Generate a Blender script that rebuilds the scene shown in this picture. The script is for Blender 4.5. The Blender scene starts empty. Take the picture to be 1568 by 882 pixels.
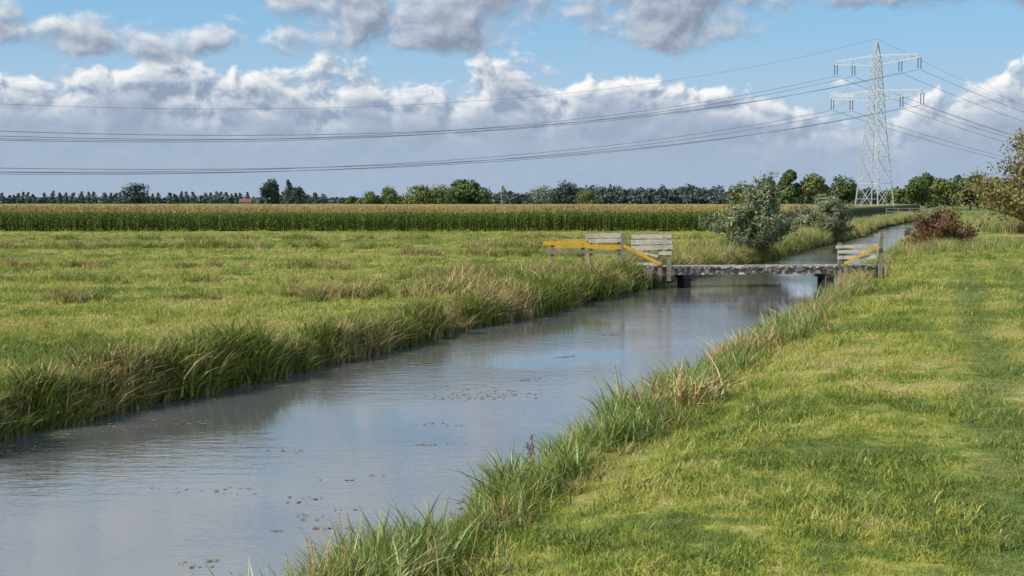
import bpy, math, random
import numpy as np
from mathutils import Vector, noise as mnoise
random.seed(7); rng=np.random.default_rng(11)
scene=bpy.context.scene
scene.view_settings.view_transform='Standard'
scene.view_settings.look='None'
scene.view_settings.exposure=0

# ------------------------------------------------------------------ node helpers
class NT:
    def __init__(s,tree): s.t=tree; s.n=tree.nodes; s.l=tree.links
    def put(s,sock,v):
        if isinstance(v,bpy.types.NodeSocket): s.l.new(v,sock)
        else: sock.default_value=v
    def M(s,op,a,b=None,c=None,clamp=False):
        n=s.n.new('ShaderNodeMath'); n.operation=op; n.use_clamp=clamp
        s.put(n.inputs[0],a)
        if b is not None: s.put(n.inputs[1],b)
        if c is not None: s.put(n.inputs[2],c)
        return n.outputs[0]
    def noise(s,vec,scale,detail=2,rough=.5,dim='3D',dist=0):
        n=s.n.new('ShaderNodeTexNoise'); n.noise_dimensions=dim
        if vec is not None: s.l.new(vec,n.inputs['Vector'])
        n.inputs['Scale'].default_value=scale; n.inputs['Detail'].default_value=detail
        n.inputs['Roughness'].default_value=rough; n.inputs['Distortion'].default_value=dist
        return n.outputs[0]
    def xyz(s,x,y,z=0.0):
        n=s.n.new('ShaderNodeCombineXYZ')
        for i,v in enumerate((x,y,z)): s.put(n.inputs[i],v)
        return n.outputs[0]
    def sep(s,v):
        n=s.n.new('ShaderNodeSeparateXYZ'); s.l.new(v,n.inputs[0]); return n.outputs
    def mix(s,f,a,b,mode='MIX'):
        n=s.n.new('ShaderNodeMix'); n.data_type='RGBA'; n.blend_type=mode
        s.put(n.inputs[0],f)
        for sock,v in ((n.inputs[6],a),(n.inputs[7],b)):
            if isinstance(v,tuple) and len(v)==3: v=v+(1,)
            s.put(sock,v)
        return n.outputs[2]
    def ss(s,v,a,b,lo=0.0,hi=1.0):
        n=s.n.new('ShaderNodeMapRange'); n.interpolation_type='SMOOTHSTEP'
        s.put(n.inputs[0],v); n.inputs[1].default_value=a; n.inputs[2].default_value=b
        n.inputs[3].default_value=lo; n.inputs[4].default_value=hi
        return n.outputs[0]
    def ramp(s,f,stops,interp='LINEAR'):
        n=s.n.new('ShaderNodeValToRGB'); n.color_ramp.interpolation=interp
        e=n.color_ramp.elements
        while len(e)<len(stops): e.new(.5)
        for el,(p,c) in zip(e,stops):
            el.position=p; el.color=c if len(c)==4 else tuple(c)+(1,)
        s.put(n.inputs[0],f); return n.outputs[0]
def new_mat(name):
    m=bpy.data.materials.new(name); m.use_nodes=True
    t=NT(m.node_tree); b=m.node_tree.nodes['Principled BSDF']
    return m,t,b
def pos(t):
    return t.n.new('ShaderNodeNewGeometry').outputs['Position']

# ------------------------------------------------------------------ world / sky
S=Vector((-0.70,-0.36,0.58)).normalized()
SUN_EL=math.asin(S.z); SUN_ROT=math.atan2(S.x,S.y)
w=bpy.data.worlds.new("World"); scene.world=w; w.use_nodes=True
try: w.cycles.sampling_method='NONE'
except Exception as ex: print('world sampling',ex)
t=NT(w.node_tree); bg=w.node_tree.nodes['Background']

grp=bpy.data.node_groups.new('cloud_density','ShaderNodeTree')
for nm in('U','V'): grp.interface.new_socket(nm,in_out='INPUT',socket_type='NodeSocketFloat')
for nm in('D1','D2'): grp.interface.new_socket(nm,in_out='OUTPUT',socket_type='NodeSocketFloat')
g=NT(grp); gi=g.n.new('NodeGroupInput'); go=g.n.new('NodeGroupOutput')
U,V=gi.outputs[0],gi.outputs[1]
p=g.xyz(U,V)
wob=g.noise(p,1.3,1,.5,'2D')
U2=g.M('ADD',U,g.M('MULTIPLY',g.M('SUBTRACT',wob,.5),.5))
p2=g.xyz(g.M('MULTIPLY',U2,.85),g.M('MULTIPLY',V,1.15),0)
fb=g.noise(p2,1.15,6,.56,'2D')
def voro(sc,det):
    n=g.n.new('ShaderNodeTexVoronoi'); n.voronoi_dimensions='2D'; n.feature='F1'
    g.l.new(p2,n.inputs['Vector']); n.inputs['Scale'].default_value=sc
    n.inputs['Detail'].default_value=det; n.inputs['Roughness'].default_value=.55; n.inputs['Lacunarity'].default_value=2.1
    n.normalize=True
    return n.outputs['Distance']
puff=g.M('SUBTRACT',1.0,voro(2.6,2.0))
pf=g.M('SUBTRACT',g.M('MULTIPLY',puff,.45),.31)
fb0=g.M('SUBTRACT',fb,.5)
N=g.M('ADD',fb0,pf); N2=g.M('ADD',fb0,g.M('MULTIPLY',pf,.4))
low=g.noise(g.xyz(U,3.7),.55,1,.5,'2D')
uf=g.M('MULTIPLY',g.M('ADD',U,12),1/24.0,clamp=True)
def h(v): return (v/4,v/4,v/4)
def ux(px): return ((px-784)/100+12)/24
vt=g.ramp(uf,[(0,h(2.3)),(ux(60),h(2.05)),(ux(230),h(2.2)),(ux(420),h(2.0)),(ux(540),h(2.1)),(ux(700),h(1.95)),(ux(800),h(2.25)),(ux(960),h(2.15)),
   (ux(1080),h(1.95)),(ux(1180),h(1.5)),(ux(1330),h(1.3)),(ux(1420),h(1.85)),(ux(1530),h(2.2)),(1,h(2.0))],'EASE')
vt=g.M('MULTIPLY',vt,4.0)
hh=g.M('SUBTRACT',g.M('ADD',vt,g.M('MULTIPLY',g.M('SUBTRACT',low,.5),.5)),V)
D1=g.M('ADD',g.M('MULTIPLY',hh,.8),g.M('MULTIPLY',N,1.5))
ells=[(-1.4,2.92,2.7,.72),(-1.2,2.5,1.1,.36),(2.3,2.98,1.8,.74),(-5.8,2.38,1.8,.36),(-3.4,2.42,.45,.28),(6.0,3.15,3.0,.48),(-7.9,2.75,.8,.3),
      (-9.5,3.3,3,.7),(10.,3.3,3,.6)]
env=None
for (a,b,ra,rb) in ells:
    q1=g.M('MULTIPLY',g.M('SUBTRACT',U,a),1/ra); q2=g.M('MULTIPLY',g.M('SUBTRACT',V,b),1/rb)
    e=g.M('SUBTRACT',1.0,g.M('ADD',g.M('MULTIPLY',q1,q1),g.M('MULTIPLY',q2,q2)))
    env=e if env is None else g.M('MAXIMUM',env,e)
gen=g.M('ADD',g.M('MULTIPLY',g.ss(V,3.1,4.0),2.9),-2.2)   # cumulus overhead
env=g.M('MAXIMUM',env,gen); env=g.M('MAXIMUM',env,-1.5)
D2=g.M('ADD',g.M('MULTIPLY',env,.45),g.M('MULTIPLY',N2,1.5))
g.l.new(D1,go.inputs[0]); g.l.new(D2,go.inputs[1])

tc=t.n.new('ShaderNodeTexCoord'); sx,sy,sz=t.sep(tc.outputs['Generated'])
U=t.M('MULTIPLY',t.M('ARCTAN2',sx,sy),21.78); V=t.M('MULTIPLY',t.M('ARCSINE',sz),21.78)
def dens(du,dv):
    n=t.n.new('ShaderNodeGroup'); n.node_tree=grp
    t.put(n.inputs[0],t.M('ADD',U,du)); t.put(n.inputs[1],t.M('ADD',V,dv)); return n.outputs
A=dens(0,0); B=dens(-.09,.13)
sky=t.n.new('ShaderNodeTexSky'); sky.sky_type='NISHITA'; sky.sun_disc=False
sky.sun_elevation=SUN_EL; sky.sun_rotation=SUN_ROT; sky.air_density=1.0; sky.dust_density=.6; sky.ozone_density=2.0
K=10.0
def c(r,gg,b): return (r*K,gg*K,b*K,1)
skyc=t.mix(.75,sky.outputs[0],c(.26,.55,.84))
haze=c(.38,.48,.62)
skyc=t.mix(t.ss(V,3.0,.8,0,.8),skyc,c(.48,.60,.74))
lit1=t.M('ADD',.20,t.M('MULTIPLY',t.M('SUBTRACT',A[0],B[0]),1.7),clamp=True)
dep1=t.ss(A[0],1.0,.1)
lit1=t.M('MULTIPLY',lit1,t.M('ADD',.26,t.M('MULTIPLY',dep1,1.0)),clamp=True)
col1=t.ramp(lit1,[(0,(.29,.36,.48)),(.22,(.42,.49,.60)),(.52,(.70,.74,.79)),(.9,(.98,.98,.97))])
col1=t.mix(1.0,col1,(K,K,K,1),'MULTIPLY')
lit2=t.M('ADD',.32,t.M('MULTIPLY',t.M('SUBTRACT',A[1],B[1]),1.5),clamp=True)
lit2=t.M('MULTIPLY',lit2,t.M('SUBTRACT',1.15,t.M('MULTIPLY',t.ss(A[1],.1,.7),.5)),clamp=True)
col2=t.ramp(lit2,[(0,(.25,.30,.39)),(.3,(.41,.46,.56)),(.7,(.70,.74,.79)),(1,(.9,.92,.93))])
col2=t.mix(1.0,col2,(K,K,K,1),'MULTIPLY')
col2=t.mix(t.ss(V,3.2,4.4,0,.75),col2,c(.84,.87,.93))
out=t.mix(t.ss(A[0],0.0,.28,0,.97),skyc,col1)
out=t.mix(t.ss(V,1.7,.5,0,.85),out,haze)
out=t.mix(t.ss(A[1],-.06,.40,0,.95),out,col2)
out=t.mix(t.ss(V,7,12,0,.85),out,c(.15,.27,.47))
out=t.mix(t.ss(V,0,-.5),out,c(.14,.17,.08))
t.l.new(out,bg.inputs[0]); bg.inputs[1].default_value=.1

sd=bpy.data.lights.new('sun','SUN'); sd.energy=5.0; sd.angle=math.radians(.5); sd.color=(1,.94,.82)
so=bpy.data.objects.new('sun',sd); scene.collection.objects.link(so); so.rotation_euler=S.to_track_quat('Z','Y').to_euler(); so.location=(-50,-30,60)

cam=bpy.data.cameras.new('camera'); co=bpy.data.objects.new('camera',cam); scene.collection.objects.link(co)
cam.lens=50; cam.sensor_width=36; cam.clip_end=20000; cam.clip_start=.1
co.location=(0,0,2.8); co.rotation_euler=(math.radians(90-3.5),0,0); scene.camera=co

# ------------------------------------------------------------------ geometry helpers
class Geo:
    def __init__(s): s.v=[];s.f=[];s.m=[]
    def add(s,vs,fs,mi=0):
        b=len(s.v); s.v+= [tuple(x) for x in vs]
        s.f+=[tuple(i+b for i in f) for f in fs]; s.m+=[mi]*len(fs)
    def beam(s,p,q,wd,ht=None,mi=0,up=(0,0,1)):
        ht=wd if ht is None else ht
        p=Vector(p);q=Vector(q);d=(q-p).normalized();u=Vector(up)
        if abs(d.dot(u))>.98: u=Vector((0,1,0))
        a=d.cross(u).normalized()*wd/2; b=a.cross(d).normalized()*ht/2
        vs=[p-a-b,p+a-b,p+a+b,p-a+b,q-a-b,q+a-b,q+a+b,q-a+b]
        s.add(vs,[(0,1,2,3),(7,6,5,4),(0,4,5,1),(1,5,6,2),(2,6,7,3),(3,7,4,0)],mi)
    def tube(s,pts,rs,k=5,mi=0):
        n=len(pts); vs=[];fs=[]
        for i,pp in enumerate(pts):
            d=(Vector(pts[min(i+1,n-1)])-Vector(pts[max(i-1,0)])).normalized()
            a=d.cross(Vector((.3,.9,.1))).normalized(); b=d.cross(a)
            for j in range(k):
                an=2*math.pi*j/k; vs.append(Vector(pp)+(a*math.cos(an)+b*math.sin(an))*rs[i])
        for i in range(n-1):
            for j in range(k):
                fs.append((i*k+j,i*k+(j+1)%k,(i+1)*k+(j+1)%k,(i+1)*k+j))
        s.add(vs,fs,mi)
    def mesh(s,name,mats):
        me=bpy.data.meshes.new(name); me.from_pydata(s.v,[],s.f)
        for m in mats: me.materials.append(m)
        if len(mats)>1: me.polygons.foreach_set('material_index',s.m)
        me.update(); return me
    def obj(s,name,mats,parent=None,smooth=False):
        me=s.mesh(name,mats)
        if smooth: me.polygons.foreach_set('use_smooth',[True]*len(me.polygons))
        o=bpy.data.objects.new(name,me); scene.collection.objects.link(o)
        if parent: o.parent=parent
        return o

def leafquads(G,P,Nrm,size,mi=0,aspect=.5):
    n=len(P); Nrm=Nrm/np.linalg.norm(Nrm,axis=1,keepdims=True)
    r=rng.normal(size=(n,3))
    a=np.cross(Nrm,r); a/=np.linalg.norm(a,axis=1,keepdims=True)+1e-9
    b=np.cross(Nrm,a)
    sz=(size*rng.uniform(.6,1.3,n))[:,None]
    vs=np.stack([P-b*sz,P+a*sz*aspect-b*sz*.1,P+b*sz,P-a*sz*aspect-b*sz*.1],1).reshape(-1,3)
    base=len(G.v); G.v+=list(map(tuple,vs.tolist()))
    idx=(np.arange(n*4).reshape(n,4)+base).tolist(); G.f+=idx; G.m+=[mi]*n

# canal edges (x as function of y)
LY=np.array([-40,20.4,23.3,27.2,31.2,37.5,43.5,56,63,80,105.6,137,176,224,300,6000.])
LX=np.array([-29.,-7.34,-6.25,-4.79,-3.2,-1.35,1.1,5.2,7.6,14.2,22.3,33.7,45.5,62,88,2040.])
RY=np.array([-40,12.9,15,17.3,19.3,25.3,29.3,34.9,48.6,59.6,73.9,96,130,185,224,300,6000.])
RX=np.array([-19.3,-.95,-.25,.6,1.35,3.35,4.6,6.7,11.2,14.8,19.0,26.2,37.2,54.6,66.5,92,2044.])
def wobl(y): return .32*mnoise.noise(Vector((y*.45,3.1,0)))+.15*mnoise.noise(Vector((y*1.6,8.1,0)))
def XL(y): return float(np.interp(y,LY,LX))+ (wobl(y) if y<200 else 0)
def XR(y): return float(np.interp(y,RY,RX))+ (wobl(y+77) if y<200 else 0)
ZW=-.6
def sstep(a,b,x):
    k=max(0,min(1,(x-a)/(b-a))); return k*k*(3-2*k)
def zleft(d): return -.72+.58*sstep(-.05,.30,d)+.14*sstep(.3,1.4,d)
def zright(d): return -.70+.34*sstep(-.05,.5,d)+.30*sstep(.3,2.6,d)+.06*sstep(2,6,d)
def und(x,y):
    if y>150: return 0
    return .06*mnoise.noise(Vector((x*.35,y*.35,0)))+.03*mnoise.noise(Vector((x*1.3,y*1.3,4)))
def ground_z(x,y):
    xl,xr=XL(y),XR(y); fill=sstep(285,300,y)
    if x<xl: z=zleft((xl-x)*.95); dd=xl-x
    elif x>xr: z=zright((x-xr)*.95); dd=x-xr
    else:
        z=-.72-.6*math.sin(math.pi*(x-xl)/max(.1,xr-xl)); dd=0
    z=z*(1-fill)
    return z+und(x,y)*sstep(.1,1.5,dd)

# ------------------------------------------------------------------ materials
tone=bpy.data.node_groups.new('meadow_tone','ShaderNodeTree')
tone.interface.new_socket('Color',in_out='OUTPUT',socket_type='NodeSocketColor')
g=NT(tone); go=g.n.new('NodeGroupOutput')
P=g.n.new('ShaderNodeNewGeometry').outputs['Position']; px,py,pz=g.sep(P)
flat=g.xyz(px,py)
stripev=g.xyz(g.M('MULTIPLY',px,.035),g.M('MULTIPLY',py,.16))
n1=g.noise(stripev,1.7,3,.6,'2D'); n2=g.noise(flat,.42,3,.6,'2D'); n3=g.noise(flat,2.1,2,.6,'2D')
mixv=g.M('ADD',g.M('MULTIPLY',n1,.6),g.M('ADD',g.M('MULTIPLY',n2,.6),g.M('MULTIPLY',n3,.45)))   # ~.82 mean
colr=g.ramp(g.ss(mixv,.66,.98),[(0,(.08,.14,.026)),(.28,(.15,.225,.035)),(.52,(.29,.34,.052)),(.76,(.43,.42,.095)),(1,(.54,.46,.19))])
tr=g.M('SUBTRACT',px,g.M('MULTIPLY',py,.31))
tr=g.M('ADD',tr,g.M('MULTIPLY',g.M('SUBTRACT',n2,.5),1.4))
def band(v,cn,wd): return g.ss(g.M('ABSOLUTE',g.M('SUBTRACT',v,cn)),wd,wd*.1)
bd=g.M('MAXIMUM',band(tr,.65,.75),band(tr,2.4,.8))
bd=g.M('MULTIPLY',bd,g.ss(py,80,50))
colr=g.mix(g.M('MULTIPLY',bd,.75),colr,(.075,.145,.038))
g.l.new(colr,go.inputs[0])
def tone_node(t):
    n=t.n.new('ShaderNodeGroup'); n.node_tree=tone; return n.outputs[0]

m_ground,t,b=new_mat('meadow_ground')
P=pos(t); fine=t.noise(P,14,3,.7); fine2=t.noise(P,2.2,4,.7)
px,py,pz=t.sep(P)
cc=tone_node(t)
cc=t.mix(t.ss(fine,.3,.62,.6,0),cc,(.05,.085,.018))
cc=t.mix(t.ss(fine2,.40,.72,0,.5),cc,(.42,.36,.15))
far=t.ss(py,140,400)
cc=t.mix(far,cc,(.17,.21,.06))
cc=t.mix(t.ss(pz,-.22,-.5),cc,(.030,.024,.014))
t.l.new(cc,b.inputs['Base Color']); b.inputs['Roughness'].default_value=.95; b.inputs['Specular IOR Level'].default_value=.1
bp=t.n.new('ShaderNodeBump'); bp.inputs['Strength'].default_value=.8; bp.inputs['Distance'].default_value=.12
t.l.new(t.noise(P,7,4,.75),bp.inputs['Height']); t.l.new(bp.outputs[0],b.inputs['Normal'])

def leaf_mat(name,cols,transl=.25,use_tone=0.0,vary=.5,rough=.6,spec=.25):
    m=bpy.data.materials.new(name); m.use_nodes=True; t=NT(m.node_tree)
    b=t.n['Principled BSDF']; o=t.n['Material Output']
    gn=t.n.new('ShaderNodeNewGeometry'); oi=t.n.new('ShaderNodeObjectInfo')
    r=t.M('FRACT',t.M('ADD',gn.outputs['Random Per Island'],oi.outputs['Random']))
    st=[(i/(max(1,len(cols)-1)),cl) for i,cl in enumerate(cols)]
    base=t.ramp(r,st)
    if use_tone>0: base=t.mix(use_tone,base,tone_node(t))
    elif vary>0:
        n=t.noise(gn.outputs['Position'],.9,1,.6)
        base=t.mix(t.ss(n,.3,.7,vary,0),base,t.mix(1.0,base,(.45,.5,.5),'MULTIPLY'))
    t.l.new(base,b.inputs['Base Color']); b.inputs['Roughness'].default_value=rough; b.inputs['Specular IOR Level'].default_value=spec
    if transl>0:
        tr=t.n.new('ShaderNodeBsdfTranslucent'); t.l.new(base,tr.inputs[0])
        mx=t.n.new('ShaderNodeMixShader'); mx.inputs[0].default_value=transl
        t.l.new(b.outputs[0],mx.inputs[1]); t.l.new(tr.outputs[0],mx.inputs[2]); t.l.new(mx.outputs[0],o.inputs[0])
    return m
m_lawn=leaf_mat('lawn_blades',[(.13,.22,.032),(.28,.36,.05),(.47,.48,.11),(.20,.30,.045),(.60,.53,.24)],.25,.62,0,.6,.2)
m_sedge=leaf_mat('sedge_green',[(.08,.13,.02),(.19,.25,.035),(.34,.37,.08),(.12,.18,.03)],.25,0,.5)
m_reed=leaf_mat('reed_green',[(.12,.20,.04),(.23,.33,.07),(.38,.44,.13),(.16,.25,.055)],.3,0,.3,.4,.45)
m_dry=leaf_mat('dry_grass',[(.40,.26,.10),(.58,.42,.19),(.70,.56,.30),(.26,.15,.06)],.2,0,.4)
m_dock=leaf_mat('dock_seed',[(.12,.05,.03),(.20,.10,.06)],.1,0,.3)
m_corn=leaf_mat('corn_leaf',[(.085,.14,.025),(.15,.22,.035),(.24,.31,.06),(.11,.17,.03)],.25,0,.3)
m_tas=leaf_mat('corn_tassel',[(.50,.34,.12),(.58,.43,.18),(.38,.31,.10)],.2,0,.2)
m_cornlow=leaf_mat('corn_low_leaf',[(.34,.34,.08),(.17,.23,.05),(.42,.37,.14)],.2,0,.3)
m_willow=leaf_mat('willow_leaf',[(.12,.15,.07),(.22,.25,.12),(.37,.40,.24),(.15,.19,.065)],.15,0,.5,.5,.4)
m_bark,t,b=new_mat('bark'); t.l.new(t.ramp(t.noise(pos(t),9,3,.7),[(.3,(.06,.05,.035)),(.7,(.20,.16,.12))]),b.inputs['Base Color']); b.inputs['Roughness'].default_value=.9
m_red=leaf_mat('russet_leaf',[(.11,.04,.025),(.18,.075,.04),(.12,.11,.04),(.24,.12,.06)],.15,0,.5)
m_olive=leaf_mat('olive_leaf',[(.20,.20,.06),(.33,.27,.10),(.16,.18,.05),(.44,.30,.13)],.2,0,.35)
m_tgreen=leaf_mat('tree_green',[(.05,.085,.03),(.09,.135,.04),(.14,.18,.06)],.1,0,.4)
m_tyel=leaf_mat('tree_yellowgreen',[(.09,.125,.035),(.155,.19,.05),(.23,.235,.08)],.1,0,.35)
m_thaze=leaf_mat('tree_haze_bluegreen',[(.06,.085,.08),(.08,.105,.095),(.105,.13,.11)],0,0,.3)  # far rows: bluish aerial haze painted into the leaf base colours
m_tdark=leaf_mat('tree_dark',[(.035,.055,.055),(.055,.08,.07),(.08,.105,.08)],0,0,.3)
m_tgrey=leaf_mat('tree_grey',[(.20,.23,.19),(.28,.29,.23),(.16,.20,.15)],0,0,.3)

# ------------------------------------------------------------------ ground
ys=[]; y=-40.
while y<6000:
    ys.append(y); y+= .9 if y<8 else (.32 if y<60 else (.6 if y<110 else (y*.03)))
ys.append(6000.)
offs=[0.]; o=.0
while o<7000: o+= .12 if o<.7 else (.25 if o<3 else (.5 if o<10 else o*.12)); offs.append(o)
ncan=7
vs=[];cols=2*len(offs)+ncan
for y in ys:
    xl,xr=XL(y),XR(y)
    xsr=[xl-o for o in reversed(offs)]+[xl+(xr-xl)*(i+1)/(ncan+1) for i in range(ncan)]+[xr+o for o in offs]
    for x in xsr: vs.append((x,y,ground_z(x,y)))
G=Geo(); G.v=vs
for i in range(len(ys)-1):
    for j in range(cols-1):
        a=i*cols+j; G.f.append((a,a+1,a+cols+1,a+cols))
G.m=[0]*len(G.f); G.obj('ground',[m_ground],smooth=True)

# ------------------------------------------------------------------ water
m_water,t,b=new_mat('canal_water')
P=pos(t); x_,y_,z_=t.sep(P)
rv=t.xyz(t.M('MULTIPLY',x_,1.0),t.M('MULTIPLY',y_,2.6))
r1=t.noise(rv,1.6,3,.6,'2D'); r2=t.noise(rv,7,2,.6,'2D'); patch=t.noise(P,.14,2,.5)
hgt_=t.M('MULTIPLY',t.M('ADD',r1,t.M('MULTIPLY',r2,.3)),t.ss(patch,.38,.62,.15,1.1))
bp=t.n.new('ShaderNodeBump'); bp.inputs['Strength'].default_value=.28; bp.inputs['Distance'].default_value=.035
t.l.new(hgt_,bp.inputs['Height']); t.l.new(bp.outputs[0],b.inputs['Normal'])
t.l.new(t.mix(t.ss(t.noise(P,.3,2,.5),.35,.7),(.11,.115,.115),(.15,.15,.145)),b.inputs['Base Color'])
b.inputs['Roughness'].default_value=.02; b.inputs['IOR'].default_value=2.6; b.inputs['Specular IOR Level'].default_value=.6
G=Geo(); yy=[y for y in ys if y<305]
for y in yy:
    G.v+=[(XL(y)-1,y,ZW),(XR(y)+1,y,ZW)]
for i in range(len(yy)-1): G.f.append((2*i,2*i+1,2*i+3,2*i+2)); G.m.append(0)
G.obj('canal_water',[m_water])

# ------------------------------------------------------------------ scatter via geometry nodes
def scatter(name,variants,pts,scl,tilt=.12,idx=None):
    col=bpy.data.collections.new(name+'_pieces')
    for i,me in enumerate(variants):
        o=bpy.data.objects.new(f'{name}_piece_{i:02d}',me); col.objects.link(o)
    n=len(pts); me=bpy.data.meshes.new(name); me.from_pydata([tuple(p) for p in pts],[],[])
    a=me.attributes.new('rot','FLOAT_VECTOR','POINT')
    R=np.zeros((n,3),dtype=np.float32); R[:,:2]=rng.normal(size=(n,2))*tilt; R[:,2]=rng.uniform(0,6.28,n)
    a.data.foreach_set('vector',R.ravel())
    a=me.attributes.new('scl','FLOAT','POINT'); a.data.foreach_set('value',np.asarray(scl,dtype=np.float32))
    a=me.attributes.new('idx','INT','POINT'); a.data.foreach_set('value',(rng.integers(0,len(variants),n) if idx is None else idx).astype(np.int32))
    ob=bpy.data.objects.new(name,me); scene.collection.objects.link(ob)
    ng=bpy.data.node_groups.new(name+'_gn','GeometryNodeTree')
    ng.interface.new_socket('Geometry',in_out='INPUT',socket_type='NodeSocketGeometry')
    ng.interface.new_socket('Geometry',in_out='OUTPUT',socket_type='NodeSocketGeometry')
    N=ng.nodes; L=ng.links
    gi=N.new('NodeGroupInput'); go=N.new('NodeGroupOutput')
    ci=N.new('GeometryNodeCollectionInfo'); ci.inputs['Collection'].default_value=col
    ci.inputs['Separate Children'].default_value=True; ci.inputs['Reset Children'].default_value=True
    ip=N.new('GeometryNodeInstanceOnPoints'); ip.inputs['Pick Instance'].default_value=True
    def at(nm,ty):
        q=N.new('GeometryNodeInputNamedAttribute'); q.data_type=ty; q.inputs['Name'].default_value=nm; return q.outputs[0]
    e=N.new('FunctionNodeEulerToRotation'); L.new(at('rot','FLOAT_VECTOR'),e.inputs[0])
    L.new(gi.outputs[0],ip.inputs['Points']); L.new(ci.outputs[0],ip.inputs['Instance'])
    L.new(at('idx','INT'),ip.inputs['Instance Index']); L.new(e.outputs[0],ip.inputs['Rotation'])
    L.new(at('scl','FLOAT'),ip.inputs['Scale']); L.new(ip.outputs[0],go.inputs[0])
    md=ob.modifiers.new('scatter','NODES'); md.node_group=ng
    return ob

def blades(name,n,rad,h0,h1,wd,bend,mats,mprob=None,seg=2,common=(0,0),seed=0):
    G=Geo()
    for i in range(n):
        a=random.uniform(0,6.28); r=rad*math.sqrt(random.random()); bx,by=r*math.cos(a),r*math.sin(a)
        L=random.uniform(h0,h1); an=random.uniform(0,6.28); bd=bend*random.uniform(.3,1.3)
        dx=math.cos(an)*bd+common[0]; dy=math.sin(an)*bd+common[1]
        wa=random.uniform(0,6.28); wx,wy=math.cos(wa),math.sin(wa); ww=wd*random.uniform(.6,1.2)/2
        vs=[]
        for s in range(seg+1):
            k=s/seg; cx=bx+dx*L*k*k; cy=by+dy*L*k*k; cz=L*(k-.35*bd*k*k)
            tw=ww*(1-k**1.6)
            if s<seg: vs+=[(cx-wx*tw,cy-wy*tw,cz),(cx+wx*tw,cy+wy*tw,cz)]
            else: vs.append((cx,cy,cz))
        fs=[(2*s,2*s+1,2*s+3,2*s+2) for s in range(seg-1)]+[(2*seg-2,2*seg-1,2*seg)]
        mi=0
        if mprob: mi=1 if random.random()<mprob else 0
        G.add(vs,fs,mi)
    for i in range(seed):
        a=random.uniform(0,6.28); r=rad*random.random(); b0=Vector((r*math.cos(a),r*math.sin(a),0))
        L=h1*random.uniform(.8,1.05); tp=b0+Vector((random.gauss(.08,.12)*L,random.gauss(0,.12)*L,L))
        G.beam(b0,tp,.004,.004,1)
        P=np.array([tuple(b0.lerp(tp,random.uniform(.85,1.02))+Vector((random.gauss(0,.007),random.gauss(0,.007),0))) for _ in range(10)])
        leafquads(G,P,rng.normal(size=P.shape),.010,1,.4)
    return G.mesh(name,mats)

def sample_region(y0,y1,xf,n,power=1.0):
    out=[]
    u=rng.random(n); Y=y0*(y1/y0)**u
    for y in Y:
        x0,x1=xf(y)
        if x1<=x0: continue
        x=random.uniform(x0,x1); out.append((x,y,ground_z(x,y)-.01))
    return np.array(out)

lawnv=[blades(f'lawn{i}',44,.19,.04,[.09,.11,.13,.18,.11][i],.013,.95,[m_lawn,m_dry],[.03,.06,.10,.18,.04][i],seg=2) for i in range(5)]
pR=sample_region(9,95,lambda y:(XR(y)+.25,max(.40*y+1.5,XR(y)+3)),19000)
hs=np.array([.6+1.1*max(0,mnoise.noise(Vector((p[0]*.9,p[1]*.9,2)))+.25) for p in pR])
tk=pR[:,0]-.31*pR[:,1]+.3*np.sin(pR[:,1]*.5); hs*=np.where((abs(tk-.55)<.4)|(abs(tk-2.3)<.4),.8,1)
sR=hs*rng.uniform(.6,1.3,len(pR))*np.clip((pR[:,1]/25)**.4,.9,2.)
scatter('lawn_grass',lawnv,pR,sR,tilt=.2)
pL=sample_region(16,138,lambda y:(-.40*y-2,XL(y)-.3),18000)
sL=rng.uniform(.6,1.5,len(pL))*np.clip((pL[:,1]/28)**.45,.8,1.8)
scatter('meadow_grass',lawnv,pL,sL,tilt=.2)

# tall rough grass mix
rough=[blades(f'rough{i}',54,.2,.15,.54,.024,.85,[m_sedge,m_dry],[.08,.25,.5,.95,.04,.35][i],seg=3,seed=[0,0,1,1,0,1][i]) for i in range(6)]
pts=[];sc=[]
u=rng.random(4800); Y=11*(135/11)**u
for y in Y:   # left bank
    tl=sstep(40,50,y)*(1-sstep(60,68,y))
    d=abs(random.gauss(.08,.30+.75*tl)); x=XL(y)-d+.03
    pts.append((x,y,max(ground_z(x,y),-.6)-.02)); lf=mnoise.noise(Vector((x*.8,y*.8,9)))
    sc.append(random.uniform(.55,1.35)*(1+1.2*lf)*(1.05+.3*tl)*(1-.3*min(1,d)))
pts=np.array(pts); 
idx=[]
for p in pts:
    v=mnoise.noise(Vector((p[0]*.5,p[1]*.5,3)))*1.3+random.gauss(0,.2)+.10
    if v<-.05: idx.append(random.choice([0,4,0]))
    elif v<.18: idx.append(random.choice([1,0,4]))
    elif v<.34: idx.append(random.choice([2,5,1]))
    else: idx.append(random.choice([3,2]))
scatter('bank_grass',rough,pts,sc,idx=np.array(idx))

# rough tussocks in furrows of the meadow
pts=[];sc=[];idx=[]
def line(x0,y0,x1,y1,n,sp,s0,s1,th=-.03):
    for i in range(n):
        k=random.random(); x=x0+(x1-x0)*k+random.gauss(0,.5); y=y0+(y1-y0)*k+random.gauss(0,sp)
        v=mnoise.noise(Vector((x*.35,y*.3,5)))
        if v<th: continue
        if x>XL(y)-.2: continue
        pts.append((x,y,ground_z(x,y)-.02)); sc.append(random.uniform(s0,s1)*(1+.9*v))
        w_=mnoise.noise(Vector((x*.3,y*.3,15)))+random.gauss(0,.15)
        idx.append(random.choice([0,4,1]) if w_<.02 else random.choice([2,3,5]))
line(-16,38.5,-5,40.5,230,.3,.45,1.15)
line(-8,39,0,44,170,.9,.45,1.1)
line(-30,62,6,56,400,.5,.4,1.0)
line(-34,84,8,84,460,.6,.6,1.3)
line(-6,74,10,70,340,1.0,.6,1.2)
line(-45,104,20,104,420,.8,.6,1.3)
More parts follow.
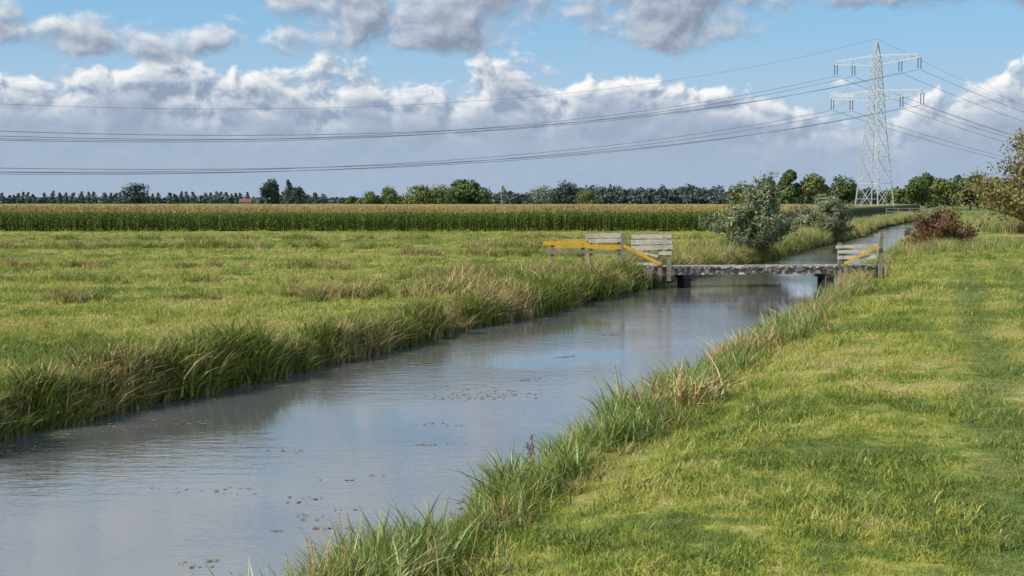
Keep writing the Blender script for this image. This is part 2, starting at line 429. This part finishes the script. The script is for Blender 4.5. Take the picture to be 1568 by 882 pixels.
line(-4,50,4,56,280,1.4,.55,1.1)
line(0,88,16,88,260,1.2,.7,1.35)
line(-22,50,0,48,120,.6,.4,.9)
for i in range(130):
    y=17*(130/17)**random.random(); x=random.uniform(-.38*y,XL(y)-1); pts.append((x,y,ground_z(x,y)-.02)); sc.append(random.uniform(.25,.55)*(1+y/110)); idx.append(random.randint(0,5))
scatter('meadow_tussocks',rough,np.array(pts),sc,idx=np.array(idx))

# right bank reeds
reed=[blades(f'reed{i}',[26,30,26,34][i],.17,.28,.78,.028,.6,[m_reed,m_dry],[.04,.10,.22,.8][i],seg=4,common=(.15,-.1),seed=[0,0,1,0][i]) for i in range(4)]
pts=[];sc=[];idx=[]
u=rng.random(2400); Y=9*(110/9)**u
for y in Y:
    cl=mnoise.noise(Vector((y*.8,1.7,0)))
    d=random.gauss(.05,.14)
    if random.random()<.12: d+=random.uniform(.1,.6)
    x=XR(y)+d; pts.append((x,y,max(ground_z(x,y),-.62)-.02)); sc.append(random.uniform(.4,1.05)*(1+.8*cl)*(1+.12*sstep(20,45,y)))
    v=mnoise.noise(Vector((y*.4,7.7,0)))+random.gauss(0,.1)+ .14*sstep(20,32,y)-.5*(1-sstep(14,19,y))
    idx.append(3 if v>.30 else (2 if v>.14 else random.choice([0,1])))
scatter('bank_reeds',reed,np.array(pts),sc,idx=np.array(idx),tilt=.22)
pts=[];sc=[];idx=[]
for y in 11*(100/11)**rng.random(950):
    cl=mnoise.noise(Vector((y*.4,4.7,0)))
    x=XR(y)+abs(random.gauss(.3,.3+.4*max(0,cl))); pts.append((x,y,ground_z(x,y)-.02)); sc.append(random.uniform(.3,.75)*(1+.6*cl))
    idx.append(random.choice([0,4,1,5]) if y<17 else random.randint(0,5))
scatter('bank_fringe_grass',rough,np.array(pts),sc,idx=np.array(idx))

# dock plants
def dock(name):
    G=Geo()
    for k in range(random.randint(1,3)):
        a=random.uniform(0,6.28); top=Vector((math.cos(a)*.1,math.sin(a)*.1,random.uniform(.55,.8)))
        G.tube([(0,0,0),tuple(top*.5+Vector((.01,0,0))),tuple(top)],[.006,.005,.003],4,0)
        P=[];
        for q in range(60):
            f=random.uniform(.6,1); P.append(top*f+Vector((random.gauss(0,.014),random.gauss(0,.014),0)))
        P=np.array([tuple(p) for p in P]); leafquads(G,P,rng.normal(size=P.shape),.012,0,.6)
    return G.mesh(name,[m_dock])
pts=[];
for (x_off,y,n) in ((.0,20.3,3),(.0,21.8,4),(.0,17.2,2),(.1,49,5),(.1,31.5,2)):
    for i in range(n):
        yy_=y+random.gauss(0,.3); x=XR(yy_)+x_off+random.gauss(0,.12); pts.append((x,yy_,ground_z(x,yy_)))
scatter('dock_plants',[dock('dockA'),dock('dockB'),dock('dockC')],np.array(pts),rng.uniform(.85,1.15,len(pts)))

# ------------------------------------------------------------------ floating leaves
m_pad,t,b=new_mat('floating_leaf'); gn=t.n.new('ShaderNodeNewGeometry')
t.l.new(t.ramp(gn.outputs['Random Per Island'],[(0,(.15,.15,.035)),(.4,(.28,.22,.07)),(.7,(.12,.08,.03)),(1,(.34,.30,.12))]),b.inputs['Base Color']); b.inputs['Roughness'].default_value=.5
G=Geo()
def pads(cx,cy,rx,ry,n,s=.05):
    for i in range(n):
        x=cx+random.gauss(0,rx); y=cy+random.gauss(0,ry)
        if x<XL(y)+.05 or x>XR(y)-.05: continue
        r=s*random.uniform(.4,1.2); a0=random.uniform(0,6.28); k=7; z=ZW+.004+random.uniform(0,.006)
        G.add([(x+r*random.uniform(.7,1.1)*math.cos(a0+6.0*j/k),y+r*random.uniform(.7,1.1)*math.sin(a0+6.0*j/k),z+random.uniform(0,.004)) for j in range(k)],[tuple(range(k))])
pads(-.5,24.8,.5,.35,110,.032); pads(-.9,25.8,.4,.2,30,.03)
for (x,y,n) in ((-3.1,19.2,8),(-3.3,16.5,8),(-2.4,15.9,8),(-2.2,14.6,8),(-1.2,19.6,12),(-1.9,17.3,8),(-3.0,13.2,8),(-3.9,16.8,5),(1.2,31,18),(-2,30,18),(0,27,10),(2.5,36,14),(4,42,25),(5,46,25),(7.5,52,30),(6.3,49,25),(-1.0,21.4,12),(-1.9,15.2,8)):
    for q in range(3): pads(x+random.gauss(0,.2),y+random.gauss(0,.14),.10,.025,n//2,.028 if y<22 else .04)
for y in 14*(90/14)**rng.random(230):
    pads(XL(y)+.35+abs(random.gauss(0,.5)),y,.22,.10,random.randint(3,9),.04)
for y in 10*(60/10)**rng.random(60):
    pads(XR(y)-.3-abs(random.gauss(0,.3)),y,.12,.10,random.randint(2,6),.03)
G.obj('floating_leaves',[m_pad])

# ------------------------------------------------------------------ corn field
def corn(name):
    G=Geo(); H=random.uniform(1.95,2.15); lx=random.uniform(-.08,.08)
    G.tube([(0,0,0),(lx*.5,0,H*.5),(lx,0,H)],[.018,.015,.006],4,0)
    for i in range(13):
        z=.15+H*.8*i/13; a=i*math.pi+random.gauss(0,.5); L=random.uniform(.5,.8)*(1-.25*abs(i-6)/6); dx,dy=math.cos(a),math.sin(a)
        vs=[]
        for s in range(4):
            k=s/3; r=L*k*.7; zz=z+L*(.95*k-1.0*k*k); ww=.05*(1-k**2)+.003
            vs+=[(dx*r-dy*ww,dy*r+dx*ww,zz),(dx*r+dy*ww,dy*r-dx*ww,zz)]
        G.add(vs,[(0,1,3,2),(2,3,5,4),(4,5,7,6)],2 if i<2 else 0)
    for i in range(7):
        a=random.uniform(0,6.28); r=random.uniform(.03,.12)
        tip=Vector((lx+math.cos(a)*r,math.sin(a)*r,H+random.uniform(.08,.26)))
        G.beam((lx,0,H-.08),tip,.022,.022,1)
    return G.mesh(name,[m_corn,m_tas,m_cornlow])
cornv=[corn(f'corn{i}') for i in range(6)]
def corn_right(y): return XL(y)-7
CY0=131
pts=[]
for r in range(28):
    y=CY0+r*.75 + (0 if r<10 else (r-10)*1.6)
    x=-.42*y-5; step=.19 if r<5 else (.32 if r<10 else .6)
    while x<corn_right(y):
        pts.append((x+random.gauss(0,.03),y+random.gauss(0,.06),0)); x+=step*random.uniform(.8,1.25)
scl=[random.uniform(.84,1.04)*(1+.12*mnoise.noise(Vector((p[0]*.1,p[1]*.1,0)))) for p in pts]
scatter('corn_field',cornv,np.array(pts),scl,tilt=.04)
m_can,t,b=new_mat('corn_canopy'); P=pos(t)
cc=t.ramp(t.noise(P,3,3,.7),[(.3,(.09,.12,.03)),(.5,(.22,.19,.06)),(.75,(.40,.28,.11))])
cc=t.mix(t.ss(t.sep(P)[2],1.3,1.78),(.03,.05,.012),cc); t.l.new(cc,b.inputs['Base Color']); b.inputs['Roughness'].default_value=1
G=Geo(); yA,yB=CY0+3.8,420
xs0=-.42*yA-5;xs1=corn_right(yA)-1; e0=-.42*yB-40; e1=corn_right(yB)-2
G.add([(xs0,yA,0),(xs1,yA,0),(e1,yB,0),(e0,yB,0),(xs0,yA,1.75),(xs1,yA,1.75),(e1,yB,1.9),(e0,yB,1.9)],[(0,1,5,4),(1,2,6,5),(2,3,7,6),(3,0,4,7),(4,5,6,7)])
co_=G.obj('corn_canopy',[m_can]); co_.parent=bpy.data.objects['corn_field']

# far reeds both sides of the canal
bigreed=[blades(f'bigreed{i}',60,.5,.8,1.7,.05,.35,[m_dry,m_reed],[.3,.7,.9][i],seg=3) for i in range(3)]
pts=[];sc=[]
for i in range(1500):
    y=100*(300/100)**random.random()
    if random.random()<.5: x=XR(y)+abs(random.gauss(.8,1.2)) ; s=random.uniform(.3,.7)
    else: x=XL(y)-abs(random.gauss(.8,1.5)); s=random.uniform(.4,.8)
    pts.append((x,y,max(-.5,ground_z(x,y)))); sc.append(s)
for i in range(1300):
    y=random.uniform(125,210); x=random.uniform(XR(y)+6,.42*y+5)
    if x>XR(y)+6: pts.append((x,y,0)); sc.append(random.uniform(.4,.95))
for i in range(400):
    y=random.uniform(262,300); x=random.uniform(XL(y)-1,XR(y)+1); pts.append((x,y,-.6)); sc.append(random.uniform(.7,1.2))
for i in range(220):
    y=random.uniform(66,125); x=XL(y)-abs(random.gauss(.6,1.5)); pts.append((x,y,ground_z(x,y))); sc.append(random.uniform(.3,.6))
for i in range(220):
    y=random.gauss(87,5); x=26.6+random.gauss(0,2.6)+(y-87)*.3
    if x>XR(y)+.1: pts.append((x,y,ground_z(x,y))); sc.append(random.uniform(.25,.6))
scatter('reed_bed',bigreed,np.array(pts),sc)

# ------------------------------------------------------------------ trees
def branch_tree(name,base,H,R,nmain,nsub,leaves,lsize,mleaf,wind=(0,0),low=.1,tr=.16,aspect=.3,trunkh=.12,lean=(0,0),spread=1.0,up=1.0):
    G=Geo(); T=Vector((lean[0]*H*.1,lean[1]*H*.1,H*trunkh))
    G.tube([(0,0,-.3),tuple(T*.5),tuple(T)],[tr*1.3,tr,tr*.8],7,0)
    LP=[];LN=[]
    twigs=[]
    for i in range(nmain):
        a=i*2.399+random.uniform(-.3,.3); e=random.random()**.7
        rr=R*(.35+.65*(1-e*.75))*spread*random.uniform(.65,1.2)
        hz=H*(low+(1-low)*(.25+.75*e))*random.uniform(.82,1.04)
        if i%4==0: hz=H*random.uniform(low+.08,.35); e=.1
        tip=Vector((math.cos(a)*rr*(1.15-e*.75),math.sin(a)*rr*(1.15-e*.75),hz))+Vector((wind[0],wind[1],0))*e*H
        mid=T.lerp(tip,.5)+Vector((0,0,up*.12*H*(1-e)))+Vector((random.gauss(0,.04*R),random.gauss(0,.04*R),0))
        pts=[]
        for k in range(7):
            s=k/6; pts.append((T*(1-s)**2+mid*2*s*(1-s)+tip*s*s))
        G.tube([tuple(p) for p in pts],[tr*.5*(1-.85*k/6) for k in range(7)],5,0)
        for j in range(nsub):
            s=random.uniform(.25,1); q=pts[int(s*6)] if s<1 else pts[6]
            d=Vector((random.gauss(0,1),random.gauss(0,1),random.gauss(.35,.7)))+(tip-T).normalized()*.9+Vector((wind[0],wind[1],0))*5
            L=R*random.uniform(.18,.42)*(1.1-.4*s); end=q+d.normalized()*L
            if end.z<.05: end.z=.05
            G.tube([tuple(q),tuple(q.lerp(end,.5)+Vector((0,0,.02*R))),tuple(end)],[tr*.12,tr*.07,tr*.03],3,0)
            twigs.append((q,end))
    per=max(1,leaves//len(twigs))
    C=np.array([0,0,H*.5])
    for (q,e) in twigs:
        q=np.array(q);e=np.array(e); m=int(per*random.uniform(.2,1.8)); s=rng.random((m,1))**.8
        Pp=q+(e-q)*s+rng.normal(size=(m,3))*R*.04; LP.append(Pp)
        out=(Pp-C); out/=np.linalg.norm(out,axis=1,keepdims=True)+1e-6
        LN.append(out+rng.normal(size=(m,3))*.6)
    leafquads(G,np.concatenate(LP),np.concatenate(LN),lsize,1,aspect)
    o=G.obj(name,[m_bark,mleaf]); o.location=base; return o
branch_tree('willow_tree',(13.6,80,-.25),5.1,2.9,38,16,20000,.13,m_willow,wind=(.05,0),low=.03,aspect=.28,trunkh=.07,lean=(1,0))
branch_tree('willow_tree',(25.4,117,-.3),4.0,3.6,34,15,16000,.15,m_willow,wind=(.08,0),low=.02,aspect=.3,trunkh=.06,lean=(1,0))
branch_tree('russet_shrub',(26.2,87,-.05),2.6,2.8,34,12,8500,.085,m_red,low=.05,aspect=.5,trunkh=.05,tr=.06,spread=1.05)
branch_tree('alder_tree',(44.6,122,0),10.4,6.8,38,22,11500,.16,m_olive,low=.03,aspect=.5,trunkh=.08,tr=.22)
branch_tree('alder_tree',(55,135,0),8.0,5.0,26,14,9000,.2,m_olive,low=.05,aspect=.55,trunkh=.08,tr=.2)

def crown(G,cx,cy,H,R,mi,q,ls,kind='round',base=.12,tmi=0):
    G.tube([(cx,cy,-.2),(cx,cy,H*.25),(cx,cy,H*.6)],[H*.03,H*.025,H*.01],5,tmi)
    for k in range(4):
        a=random.uniform(0,6.28); G.tube([(cx,cy,H*.25),(cx+math.cos(a)*R*.5,cy+math.sin(a)*R*.5,H*.6)],[H*.015,H*.006],4,tmi)
    nb=13 if kind=='round' else 8
    for b in range(nb):
        if kind=='poplar':
            f=(b+.5)/nb; bz=H*(base+(1-base)*f); br=R*(.55+.5*math.sin(math.pi*min(1,f*1.1)))*(1 if f<.8 else .6); bx=random.gauss(0,R*.12);by=random.gauss(0,R*.12); bh=H/nb*.9
        else:
            a=b*2.4; f=random.random(); bz=H*(base+.22+(1-base-.36)*f); rr=R*.62*math.sqrt(max(.05,1-(2*f-.8)**2*.8))*random.uniform(.3,1.1)
            bx,by=math.cos(a)*rr,math.sin(a)*rr; br=R*random.uniform(.28,.5); bh=br*random.uniform(.7,1.0)*min(1.2,H/(2*R)+.2)
        m=max(4,q//nb); d=rng.normal(size=(m,3)); d/=np.linalg.norm(d,axis=1,keepdims=True)
        rad=rng.uniform(.55,1.08,(m,1)); Pp=d*rad*np.array([br,br,bh])+np.array([cx+bx,cy+by,bz])
        leafquads(G,Pp,d+rng.normal(size=(m,3))*.45,ls,mi,.7)
def at(px,d): return (px-784)/2178*d
def hgt(py,d): return 2.8+(308-py)/2178*d
def single(name,px,top,wpx,d,mat,q=1600,kind='round',ls=None,base=.08):
    G=Geo(); H=hgt(top,d); R=wpx/2178*d/2
    crown(G,0,0,H,R,1,q,ls or H*.045,kind,base); o=G.obj(name,[m_bark,mat]); o.location=(at(px,d),d,0); return o
single('broadleaf_tree',208,280,56,800,m_tdark,base=0); single('broadleaf_tree',415,275,44,760,m_tdark,ls=.8,base=0); single('poplar_tree',443,277,16,900,m_tdark,700,'poplar')
single('broadleaf_tree',456,286,38,760,m_tdark,base=0)
single('broadleaf_tree',566,294,34,600,m_tyel,base=0); single('broadleaf_tree',597,287,38,560,m_tyel,base=0); single('broadleaf_tree',645,282,56,560,m_tyel,base=0)
single('broadleaf_tree',676,286,60,560,m_tyel,base=0); single('broadleaf_tree',716,268,84,540,m_tgreen,3200,ls=.6,base=0); single('broadleaf_tree',622,295,34,600,m_tyel,base=0)
single('broadleaf_tree',866,278,46,800,m_tdark,base=0); single('broadleaf_tree',900,292,46,560,m_tyel,base=0)
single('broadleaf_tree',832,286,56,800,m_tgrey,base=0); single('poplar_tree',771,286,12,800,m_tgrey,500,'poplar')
single('oak_tree',1207,254,44,420,m_tgreen,2600); single('oak_tree',1245,269,56,420,m_tyel,2600); single('oak_tree',1290,272,54,430,m_tgreen,2600)
single('oak_tree',1180,273,40,430,m_tgreen,1800); single('oak_tree',1330,288,50,470,m_tdark,1800); single('oak_tree',1400,272,50,430,m_tgreen,2400)
single('oak_tree',1440,276,64,440,m_tyel,2400); single('oak_tree',1485,260,66,450,m_tgreen,2600); single('oak_tree',1530,264,66,450,m_tyel,2400)
single('oak_tree',1418,266,40,450,m_tgreen,1800); single('oak_tree',1465,268,54,470,m_tdark,1800)
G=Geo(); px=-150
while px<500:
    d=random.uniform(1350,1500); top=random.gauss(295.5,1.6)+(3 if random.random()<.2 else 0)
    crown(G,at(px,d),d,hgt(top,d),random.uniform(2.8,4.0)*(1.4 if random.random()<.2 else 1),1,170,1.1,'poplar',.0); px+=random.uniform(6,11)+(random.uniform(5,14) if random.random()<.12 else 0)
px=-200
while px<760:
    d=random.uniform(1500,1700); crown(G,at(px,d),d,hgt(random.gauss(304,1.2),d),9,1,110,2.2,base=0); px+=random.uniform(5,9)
G.obj('distant_poplar_row',[m_bark,m_thaze])
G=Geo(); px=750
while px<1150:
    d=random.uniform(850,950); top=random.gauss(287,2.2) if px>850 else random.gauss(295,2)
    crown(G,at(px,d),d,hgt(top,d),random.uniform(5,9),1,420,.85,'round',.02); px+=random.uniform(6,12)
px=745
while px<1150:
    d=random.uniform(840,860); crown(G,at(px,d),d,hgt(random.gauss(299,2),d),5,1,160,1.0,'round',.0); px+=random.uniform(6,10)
G.obj('distant_tree_belt',[m_bark,m_thaze])
G=Geo(); px=1130
while px<1800:
    d=random.uniform(480,560); top=random.gauss(290,5)
    crown(G,at(px,d),d,hgt(top,d),random.uniform(3.5,6),1 if random.random()<.6 else 2,500,.6,'round',.0); px+=random.uniform(10,16)
px=540
while px<760:
    d=random.uniform(600,640); crown(G,at(px,d),d,hgt(random.gauss(302.5,2),d),4.5,1,200,.8,'round',.0); px+=random.uniform(9,14)
G.obj('distant_hedgerow',[m_bark,m_tgreen,m_tyel])

# ------------------------------------------------------------------ pylon
m_steel,t,b=new_mat('galvanised_steel')
t.l.new(t.ramp(t.noise(pos(t),1.5,3,.6),[(.3,(.38,.40,.41)),(.7,(.58,.59,.59))]),b.inputs['Base Color']); b.inputs['Roughness'].default_value=.6; b.inputs['Metallic'].default_value=.1
m_ins,t,b=new_mat('insulator'); t.l.new(t.ramp(t.noise(pos(t),3),[(.3,(.06,.05,.05)),(.7,(.12,.1,.09))]),b.inputs['Base Color'])
aa=math.radians(40); PX,PY=77.6,305.
LD=Vector((-math.cos(aa),-math.sin(aa),0)); AD=Vector((math.sin(aa),-math.cos(aa),0))
def wz(z): return float(np.interp(z,[0,17.2,25,33,36.6],[6.0,3.3,2.3,1.3,.25]))
def cor(i,z):
    s=((1,1),(1,-1),(-1,-1),(-1,1))[i]; h_=wz(z)/2; return AD*s[0]*h_+LD*s[1]*h_+Vector((0,0,z))
G=Geo(); lv=[0,6.5,12.2,17.2,20.4,23.2,25.4,27.6,29.7,31.6,33.4,36.6]
for a0,a1 in zip(lv,lv[1:]):
    for i in range(4):
        j=(i+1)%4
        G.beam(cor(i,a0),cor(i,a1),.20 if a0<17 else .16)
        G.beam(cor(i,a0),cor(j,a1),.08); G.beam(cor(j,a0),cor(i,a1),.08)
        if a0>0: G.beam(cor(i,a0),cor(j,a0),.08)
        if a0<17:
            m0=(cor(i,a0)+cor(j,a0))/2; m1=(cor(i,a1)+cor(j,a1))/2; mm=(m0+m1)/2
            G.beam((cor(i,a0)+cor(i,a1))/2,mm,.06); G.beam((cor(j,a0)+cor(j,a1))/2,mm,.06)
G.beam((0,0,36.4),(0,0,37.4),.12)
attach=[]
def arm(z,half,rise):
    for sgn in (1,-1):
        w0=wz(z)/2; tipb=AD*sgn*half+Vector((0,0,z+rise*.55)); tipt=AD*sgn*half+Vector((0,0,z+rise))
        for s2 in (1,-1):
            b0=AD*sgn*w0+LD*s2*w0+Vector((0,0,z)); t0=AD*sgn*wz(z+rise)/2+LD*s2*wz(z+rise)/2+Vector((0,0,z+rise+.5))
            tb=tipb+LD*s2*.25; tt=tipt+LD*s2*.25
            G.beam(b0,tb,.12); G.beam(t0,tt,.12)
            n=6
            for k in range(n):
                f0,f1=k/n,(k+1)/n
                A_,B_=(b0.lerp(tb,f0),t0.lerp(tt,f1)) if k%2==0 else (t0.lerp(tt,f0),b0.lerp(tb,f1))
                G.beam(A_,B_,.06)
        b1=AD*sgn*w0+LD*w0+Vector((0,0,z)); b2=AD*sgn*w0-LD*w0+Vector((0,0,z))
        for k in range(6):
            f0,f1=k/6,(k+1)/6; G.beam(b1.lerp(tipb+LD*.25,f0),b2.lerp(tipb-LD*.25,f1),.06)
        G.beam(tipb,tipt,.11)
        for frac in (1.0,.56):
            base=AD*sgn*half*frac+Vector((0,0,z+rise*.55*frac))
            for q in (-.35,.35):
                G.beam(base+AD*q,base+AD*q-Vector((0,0,2.3)),.15,.15,1)
            G.beam(base-AD*.5-Vector((0,0,2.3)),base+AD*.5-Vector((0,0,2.3)),.10,.10,0)
            attach.append((base-Vector((0,0,2.4)),None))
arm(24.2,11.4,1.6); arm(31.6,10.6,1.6)
pyl=G.obj('electricity_pylon',[m_steel,m_ins]); pyl.location=(PX,PY,0)
m_wire,t,b=new_mat('conductor'); t.l.new(t.ramp(t.noise(pos(t),.2),[(.3,(.12,.13,.14)),(.7,(.18,.19,.20))]),b.inputs['Base Color']); b.inputs['Roughness'].default_value=.6
G=Geo(); O=Vector((PX,PY,0)); SP=376
def wire(a,sag,r):
    for sg in (1,-1):
        pts=[]
        for k in range(49):
            s=k/48*(1. if sg==1 else .6); pts.append(tuple(O+a+LD*sg*s*SP-Vector((0,0,4*sag*s*(1-s)))))
        G.tube(pts,[r]*49,4,0)
for a,_ in attach:
    wire(a,15.9 if a.z<28 else 18.8,.034)
wire(Vector((0,0,37.3)),22.0,.02)
G.obj('power_lines',[m_wire])

# ------------------------------------------------------------------ footbridge
def wood(name,c0,c1,spk=None):
    m,t,b=new_mat(name); P=pos(t); x_,y_,z_=t.sep(P)
    n=t.noise(t.xyz(t.M('MULTIPLY',x_,2.0),y_,t.M('MULTIPLY',z_,14.0)),2.5,4,.7)
    cc=t.ramp(n,[(.3,c0),(.7,c1)])
    if spk: cc=t.mix(t.ss(t.noise(P,6,4,.75),.50,.58),cc,spk)
    cc=t.mix(t.ss(t.noise(P,1.4,3,.6),.5,.75,0,.5),cc,tuple(x*.4 for x in c0))
    t.l.new(cc,b.inputs['Base Color']); b.inputs['Roughness'].default_value=.85; return m
m_white=wood('weathered_white_board',(.30,.26,.21),(.74,.68,.58))
m_yel=wood('yellow_painted_board',(.50,.28,.02),(.72,.46,.05))
m_post=wood('weathered_post',(.12,.10,.075),(.32,.28,.22))
m_deck=wood('lichen_deck',(.08,.06,.05),(.24,.18,.15),(.62,.60,.54))
m_pile=wood('wet_pile',(.02,.018,.015),(.06,.05,.04))
E=bpy.data.objects.new('footbridge',None); scene.collection.objects.link(E)
bl=Vector((5.35,56.2,.16)); br=Vector((14.6,57.4,.16)); dr=(br-bl).normalized(); pr=Vector((-dr.y,dr.x,0))
G=Geo()
for s in (-.62,.62):
    n=4
    for k in range(n):
        G.beam(bl.lerp(br,k/n)+pr*s+Vector((0,0,-.13)),bl.lerp(br,(k+1)/n)+pr*s+Vector((0,0,-.13)),.14,.24)
G.obj('beams',[m_deck],E)
G=Geo(); n=56
for k in range(n):
    c_=bl.lerp(br,(k+.5)/n); j=random.uniform(-.03,.03)
    G.beam(c_-pr*(.78+j)+Vector((0,0,.035+random.uniform(-.012,.012))),c_+pr*.78+Vector((0,0,.035)),.145,.07)
G.obj('deck_planks',[m_deck],E)
G=Geo()
for f in (.16,.785):
    for s in (-.5,.5):
        c_=bl.lerp(br,f)+pr*s; G.beam(c_+Vector((0,0,-1.6)),c_+Vector((0,0,-.25)),.26,.26)
    c_=bl.lerp(br,f); G.beam(c_-pr*.75+Vector((0,0,-.33)),c_+pr*.75+Vector((0,0,-.33)),.42,.16)
G.obj('piles',[m_pile],E)
G=Geo()
for f,w_ in ((-.01,1.2),(1.01,1.2)):
    c_=bl.lerp(br,f)
    for k in range(4): G.beam(c_-pr*w_+Vector((0,0,-.1-.2*k)),c_+pr*w_+Vector((0,0,-.1-.2*k)),.06,.19)
G.obj('abutments',[m_post],E)

X=lambda px,d=56.: (px-784)/2178*d
Z=lambda py,d=56.: 2.8-(py-308)/2178*d
def board(G,x0,z0,x1,z1,y,hh_=.15,mi=0,th=.03):
    j=random.uniform(-.02,.02); G.beam((x0+random.uniform(-.06,.06),y,z0+j),(x1+random.uniform(-.06,.06),y,z1-j),th,hh_*random.uniform(.9,1.08),mi,up=(0,0,1))
G=Geo(); y=55.2; d=y
for px_,tp in ((954,357),(1011,372),(1025,360)): G.beam((X(px_,d),y+.1,-.3),(X(px_,d),y+.1,Z(tp,d)),.16,.16,2)
for i,(py_) in enumerate((362,370.5,379)): board(G,X(966,d),Z(py_+.6,d),X(1029,d),Z(py_-.4,d),y+.0,.17,0)
board(G,X(1008,d),Z(388,d),X(1029,d),Z(388,d),y,.14,0)
board(G,X(955,d),Z(376,d),X(1012,d),Z(405,d),y-.06,.12,1)
board(G,X(955,d),Z(404,d),X(1012,d),Z(404,d),y-.03,.10,0)
board(G,X(968,d),Z(384,d),X(1008,d),Z(392,d),y-.03,.08,0)
G.obj('bridge_gate',[m_white,m_yel,m_post])
G=Geo(); y=56.4; d=y
for px_,tp in ((1287,372),(1296,376),(1350,356)): G.beam((X(px_,d),y+.1,-.8),(X(px_,d),y+.1,Z(tp,d)),.15,.15,2)
for py_ in (377,385.5,394): board(G,X(1282,d),Z(py_+1,d),X(1344,d),Z(py_-1,d),y,.13,0)
board(G,X(1294,d),Z(404,d),X(1347,d),Z(377,d),y-.06,.12,1)
G.beam((X(1350,d),y,Z(362,d)),(X(1350,d)+.4,y+2.5,Z(362,d)),.1,.1,2)
G.obj('bridge_gate',[m_white,m_yel,m_post])
G=Geo(); y=58; d=y
for px_,tp in ((846,368),(893,370),(905,359),(948,357)): G.beam((X(px_,d),y+.08,-.2),(X(px_,d),y+.08,Z(tp,d)),.13,.13,2)
board(G,X(834,d),Z(372,d),X(903,d),Z(372,d),y-.02,.16,1); board(G,X(850,d),Z(378,d),X(952,d),Z(376.5,d),y-.03,.10,1)
board(G,X(898,d),Z(361,d),X(953,d),Z(361,d),y-.02,.16,0); board(G,X(898,d),Z(369,d),X(953,d),Z(368,d),y-.02,.17,0)
board(G,X(899,d),Z(378,d),X(953,d),Z(378,d),y-.06,.17,1); board(G,X(838,d),Z(387,d),X(950,d),Z(386,d),y-.02,.12,2)
G.obj('rail_fence',[m_white,m_yel,m_post])

G=Geo(); d=232; xa,xb=61,70.5
G.beam((xa,d,.5),(xb,d,.5),1.2,.25)
for z in (1.1,1.6): G.beam((xa,d,z),(xb,d,z),.1,.12)
for k in range(6): x=xa+(xb-xa)*k/5; G.beam((x,d,-.8),(x,d,1.7),.14)
G.obj('plank_bridge',[m_post])

m_roof,t,b=new_mat('red_roof_tiles'); t.l.new(t.ramp(t.noise(pos(t),2,3),[(.3,(.16,.07,.05)),(.7,(.24,.12,.08))]),b.inputs['Base Color'])
m_brick,t,b=new_mat('brick_wall'); t.l.new(t.ramp(t.noise(pos(t),3,3),[(.3,(.22,.12,.09)),(.7,(.32,.19,.14))]),b.inputs['Base Color'])
m_glass,t,b=new_mat('window_glass'); t.l.new(t.ramp(t.noise(pos(t),1),[(0,(.03,.035,.04)),(1,(.06,.07,.08))]),b.inputs['Base Color']); b.inputs['Roughness'].default_value=.1
E=bpy.data.objects.new('brick_farmhouse',None); scene.collection.objects.link(E); E.location=(at(377,1250),1250,-1)
G=Geo(); G.add([(-5,-4,0),(5,-4,0),(5,4,0),(-5,4,0),(-5,-4,3),(5,-4,3),(5,4,3),(-5,4,3),(-5,0,5.6),(5,0,5.6)],[(0,1,5,4),(2,3,7,6),(1,2,6,9,5),(3,0,4,8,7)]); G.obj('walls',[m_brick],E)
G=Geo(); G.add([(-5.3,-4.5,2.8),(5.3,-4.5,2.8),(5.3,0,5.8),(-5.3,0,5.8),(5.3,4.5,2.8),(-5.3,4.5,2.8)],[(0,1,2,3),(3,2,4,5)]); G.obj('roof',[m_roof],E)
G=Geo()
for x in (-3.4,-1.1,2.8): G.beam((x-.5,-4.04,1.6),(x+.5,-4.04,1.6),.05,1.2)
G.obj('windows',[m_glass],E)

m_bird,t,b=new_mat('bird'); t.l.new(t.ramp(t.noise(pos(t),1),[(0,(.03,.03,.03)),(1,(.08,.08,.08))]),b.inputs['Base Color'])
G=Geo()
for i in range(42):
    d=random.uniform(380,440); x=at(random.gauss(512,28),d); z=hgt(random.gauss(300,4.5),d); s=random.uniform(.22,.36); f=random.uniform(-.3,.6)
    G.add([(x-s,d,z+s*f),(x,d-s*.25,z),(x,d+s*.3,z),(x+s,d,z+s*f),(x,d-s*.5,z+.02),(x,d+s*.5,z-.05)],[(0,1,2),(1,3,2),(4,2,1),(1,5,2)])
G.obj('bird_flock',[m_bird])
print('done')
